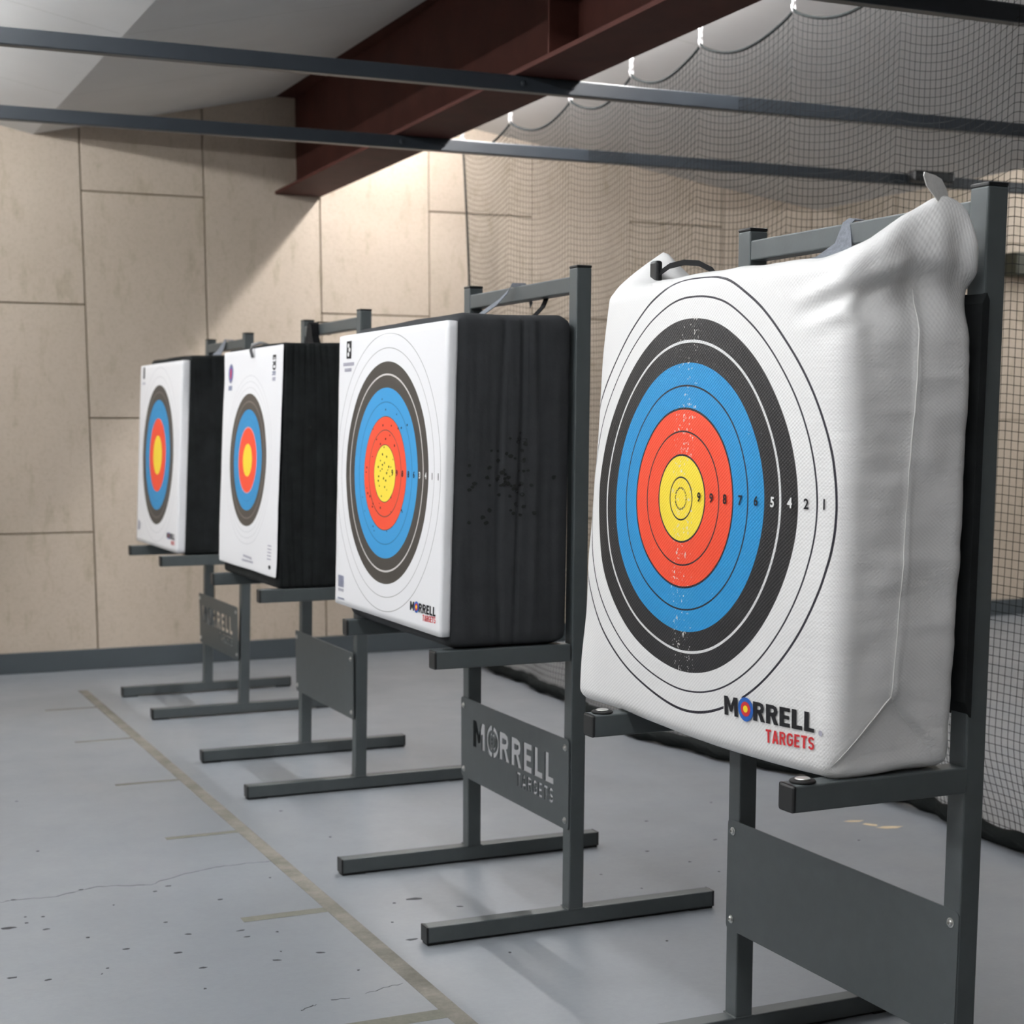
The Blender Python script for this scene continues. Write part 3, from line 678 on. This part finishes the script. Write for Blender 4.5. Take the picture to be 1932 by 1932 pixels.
MB().ribbon([(-.10, .50, 1.474), (-.06, .46, 1.50), (-.02, .40, 1.540), (-.004, .372, 1.565), (.002, .365, 1.5815), (.036, .36, 1.582), (.046, .35, 1.56), (.047, .34, 1.53)], [.022, .022, .02, .014, .012, .012, .014, .016], .002, (.5, .2, .8)).build('hanging_strap', M_web, rB, oB)
MB().ribbon([(.044, .24, 1.545), (.030, .235, 1.52), (.006, .225, 1.50), (-.03, .22, 1.474)], .024, .002, (0, 1, .1)).build('rear_strap', M_webblk, rB, oB)

# C : laminated block with a loose paper face
rC, oC = foam_target('C', 'black laminated foam target with a curling white paper face, third from the camera', -.217, -.254, 1.492, .70, (.0, .735), (.006, .034), (.012, .010, .012), M_foamlam, None,
    [(-.25+.031*k, .0035, .004) for k in range(10)], .004, [(-.10, 1.17), (-.07, 1.16), (-.12, .93), (-.15, 1.22), (-.16, .86), (-.04, 1.02)])
zC0 = .736
M_fC = ring_material('paper_face_rings', .400, zC0+.370, .241, .227, [(.247, lin(246, 216, 60)), (.493, RED), (.762, lin(48, 138, 192)), (1.0, lin(74, 68, 62))],
    [(.88, .010, lin(120, 112, 105)), (1.09, .004, lin(205, 205, 208)), (1.18, .004, lin(205, 205, 208)), (1.27, .004, lin(205, 205, 208)), (.62, .004, lin(40, 125, 180)), (.493, .008, lin(225, 150, 160))], (.80, .80, .82, 1))
fC = front_panel('C', rC, oC, -.222, 1.481, -.264, .736, .0, .765, .732, 1.484, .0016, M_fC, .005)
pc = MB(); fc = lambda u, v, l=0: fC(u, zC0+v, l)
decal(pc, [disc(.675, .671, .034, .034, 24)], fc, 6); decal(pc, [disc(.675, .671, .024, .024, 20)], lambda a, b: fc(a, b, .0003), 2); decal(pc, [disc(.675, .671, .012, .020, 14)], lambda a, b: fc(a, b, .0006), 1)
decal(pc, [rect(.650, .612, .700, .628)], fc, 6)
pc.build('printed_emblem', INKS, rC, oC); pc = MB()
for g, v0_, h_, mi in (('E', .718, .016, 0), ('t', .700, .012, 0), ('R', .665, .014, 6)):
    w_, gl = GL[g]; decal(pc, [[(.128-py*.040, v0_-px*h_/w_) for px, py in p] for p in gl], fc, mi)
decal(pc, [stroke(arc(.107, .680, .018, .0085, 0, 360, 18), .006)], fc, 0); decal(pc, [rect(.124, .634, .086, .646)], fc, 5)
pc.build('printed_lettering', INKS, rC, oC); pc = MB()
for k in range(12): decal(pc, [rect(.42-.0085*k, .036-.0004*k, .414-.0085*k, .044-.0004*k)], fc, 5)
for k in range(16): decal(pc, [rect(.435-.0085*k, .020, .429-.0085*k, .027)], fc, 5)
pc.build('small_print', INKS, rC, oC); pc = MB()
for j in range(5): decal(pc, [rect(.105, .050+.011*j, .06, .054+.011*j)], fc, 5)
decal(pc, [disc(.072, .026, .014, .007, 16)], fc, 0)
pc.build('corner_print', INKS, rC, oC)
MB().tube([(-.2285, .355, 1.452), (-.2340, .355, 1.478), (-.228, .352, 1.495), (-.205, .335, 1.502), (-.18, .32, 1.496)], [.005, .0065, .007, .006, .003], 8).build('paper_clip', simple('dull_grey_clip', (.16, .16, .16, 1), .5), rC, oC, smooth=True)
lump = MB().prism([(.60, 1.486), (.40, 1.486), (.435, 1.53), (.450, 1.575), (.472, 1.584), (.492, 1.575), (.515, 1.525), (.56, 1.503)], 0, .008, .034)
lump.ribbon([(.03, .466, 1.56), (.037, .466, 1.5835), (.074, .466, 1.5835), (.080, .466, 1.54)], .035, .003, (0, 1, 0)); lump.build('hanging_strap', M_webblk, rC, oC)

# D
rD, oD = foam_target('D', 'black foam block target with white ringed face, farthest from the camera by the back wall', -.175, -.225, 1.508, .69, (.0, .75), (.018, .046), (.022, .015, .022), M_foamlam, None, [(-.08, .006, .003)], .003)
zD0 = .701
M_fD = ring_material('foam_face_rings_d', .414, zD0+.3915, .298, .2995, [(.28, lin(246, 214, 60)), (.525, RED), (.79, lin(48, 138, 192)), (1.0, lin(70, 66, 62))],
    [(.90, .009, lin(112, 106, 100)), (1.12, .0035, lin(200, 200, 204)), (1.25, .0035, lin(200, 200, 204)), (.66, .004, lin(40, 125, 180))], (.80, .80, .82, 1))
fD = front_panel('D', rD, oD, -.206, 1.485, -.252, .701, .0, .808, .695, 1.486, .034, M_fD, 0)
pd_ = MB(); fd = lambda u, v, l=0: fD(u, zD0+v, l)
logo(fd, .195, .045, .046, .070, .0, pd_, None, .115, .045, .024, .040, .0)
pd_.build('printed_logo', INKS, rD, oD); pd_ = MB()
decal(pd_, [rect(.712, .725, .742, .775)], fd, 0)
for k in range(8): decal(pd_, [rect(.762-.0085*k, .70, .756-.0085*k, .708)], fd, 5)
pd_.build('printed_emblem', INKS, rD, oD); pd_ = MB()
for k in range(8): decal(pd_, [rect(.776-.006*k, .05, .773-.006*k, .09)], fd, 5)
pd_.build('bar_code', INKS, rD, oD)
MB().ribbon([(.0, .33, 1.50), (.03, .32, 1.53), (.049, .31, 1.565), (.054, .30, 1.584), (.09, .30, 1.584), (.09, .30, 1.56)], [.10, .08, .04, .025, .02, .02], .002, (0, 1, .2)).build('hanging_strap', M_web, rD, oD)

# ------------------------------------------------------------------ safety net behind the stands
NX = 3.2; HY = [1.98+.5685*k for k in range(11)]; NY0, NY1 = 1.98, 7.665; ZN = 2.60
net = empty('safety_net', (NX, 5, 0)); tag(net, 'black square-mesh safety net hanging behind the target stands', 'net')
def sag(y):
    k = (y-HY[0])/.5685; t = k-math.floor(k); return .072*math.sin(PI*t)**.75 if 0 < t < 1 else 0
def nx_(y, z):
    fz = z/ZN
    return NX+.035*math.sin(y*3.1+.6)*(1-.5*fz)+.012*math.sin(y*11+z*1.3)*(1-fz*.3)+.012*math.sin(y*2*PI/.5685)*fz+(.10*(1-sstep(0, .35, z))*math.sin(y*1.7+1.0))
def npt(y, z0):
    fz = z0/ZN; z = z0-sag(y)*fz**1.5*(.25+.75*fz)+.012*math.sin(y*7.3)*(1-fz)*fz*2
    yy = y+.012*math.sin(z0*3+y*2)*(1-fz)
    if y > 7.2: yy -= (y-7.2)*.30*math.sin(PI*min(1, fz))
    return Vector((nx_(y, z), yy, max(.012, z)))
cell = .0255; ny_ = int((NY1-NY0)/cell); nz_ = int((ZN-.03)/cell)
G = [[npt(NY0+(NY1-NY0)*j/ny_, .03+(ZN-.03)*k/nz_) for k in range(nz_+1)] for j in range(ny_+1)]
nv, nf = [], []
def strip(pts, r, ax1, ax2):
    o = len(nv)
    for p in pts:
        for a in (0, 2.094, 4.189): nv.append(tuple(p+ax1*(math.cos(a)*r)+ax2*(math.sin(a)*r)))
    for i in range(len(pts)-1):
        for k in range(3): nf.append((o+i*3+k, o+i*3+(k+1) % 3, o+i*3+3+(k+1) % 3, o+i*3+3+k))
AX, AY, AZ = Vector((1, 0, 0)), Vector((0, 1, 0)), Vector((0, 0, 1))
for j in range(ny_+1): strip(G[j], .00105, AX, AY)
for k in range(nz_+1): strip([G[j][k] for j in range(ny_+1)], .00105, AX, AZ)
for j in range(ny_+1):
    for k in range(nz_+1):
        p = G[j][k]; o = len(nv); r = .0021
        nv += [tuple(p+AX*r), tuple(p-AX*r), tuple(p+AY*r), tuple(p-AY*r), tuple(p+AZ*r), tuple(p-AZ*r)]
        nf += [(o, o+2, o+4), (o+2, o+1, o+4), (o+1, o+3, o+4), (o+3, o, o+4), (o+2, o, o+5), (o+1, o+2, o+5), (o+3, o+1, o+5), (o, o+3, o+5)]
me = bpy.data.meshes.new('netting'); me.from_pydata(nv, [], nf); me.materials.append(M_net); me.update()
no = bpy.data.objects.new('netting', me); C.objects.link(no); no.parent = net; no.location = (-NX, -5, 0)
top = [npt(NY0+(NY1-NY0)*i/400, ZN) for i in range(401)]
rp = MB().tube(top, .0055, 6); rp.build('top_rope', M_net, net, (NX, 5, 0))
MB().tube([npt(NY1, ZN*i/60) for i in range(61)], .005, 6).build('edge_rope', M_net, net, (NX, 5, 0))
hem = MB(); pts = []
for i in range(260):
    y = NY0+(NY1-NY0)*i/259; pts.append(Vector((nx_(y, .03)-.012+.012*noise.noise(Vector((y*6, 0, 0))), y, .026+.006*noise.noise(Vector((y*9, 4, 0))))))
hem.tube(pts, [.026+.010*noise.noise(Vector((p.y*12, 7, 0))) for p in pts], 9)
for k in range(3):
    hem.tube([p+Vector((.022*math.sin(p.y*17+k*2.1), 0, .012*math.cos(p.y*17+k*2.1)+.004)) for p in pts], .007, 5)
for v_i, v in enumerate(hem.v): hem.v[v_i] = (v[0], v[1], max(.001, v[2]))
hem.build('gathered_hem', M_net, net, (NX, 5, 0), smooth=True)
def torus_link(mb, c, rot, L_=.013, W_=.006, r=.0024):
    P = []
    for i in range(16):
        a = 2*PI*i/16; q = Vector((W_*math.cos(a), 0, L_*math.sin(a))); q.rotate(Matrix.Rotation(rot, 3, 'Z')); P.append(Vector(c)+q)
    mb.tube(P, r, 6, closed=True)
for i, y in enumerate(HY):
    if y < 4: continue
    mb = MB(); z = ZN+.008; k = 0; zt = 2.812
    torus_link(mb, (0, 0, z-ZN), .4, .018, .010, .003); z += .026
    while z < zt: torus_link(mb, (0, 0, z-ZN), .3+(k % 2)*PI/2, .014, .007, .0028); z += .0215; k += 1
    o = mb.build('hanging_chain', M_chain, loc=(nx_(y, ZN), y, ZN), smooth=True)
    order = int(round((7.665-y)/.5685))
    lab_ = ['nearest the back wall', 'second from the back wall', 'third from the back wall', 'fourth from the back wall', 'fifth from the back wall', 'sixth from the back wall', 'above the top of the photo'][min(order, 6)]
    tag(o, 'bright metal chain holding the net rope, '+lab_, 'chain', 'chains that hold up the safety net')
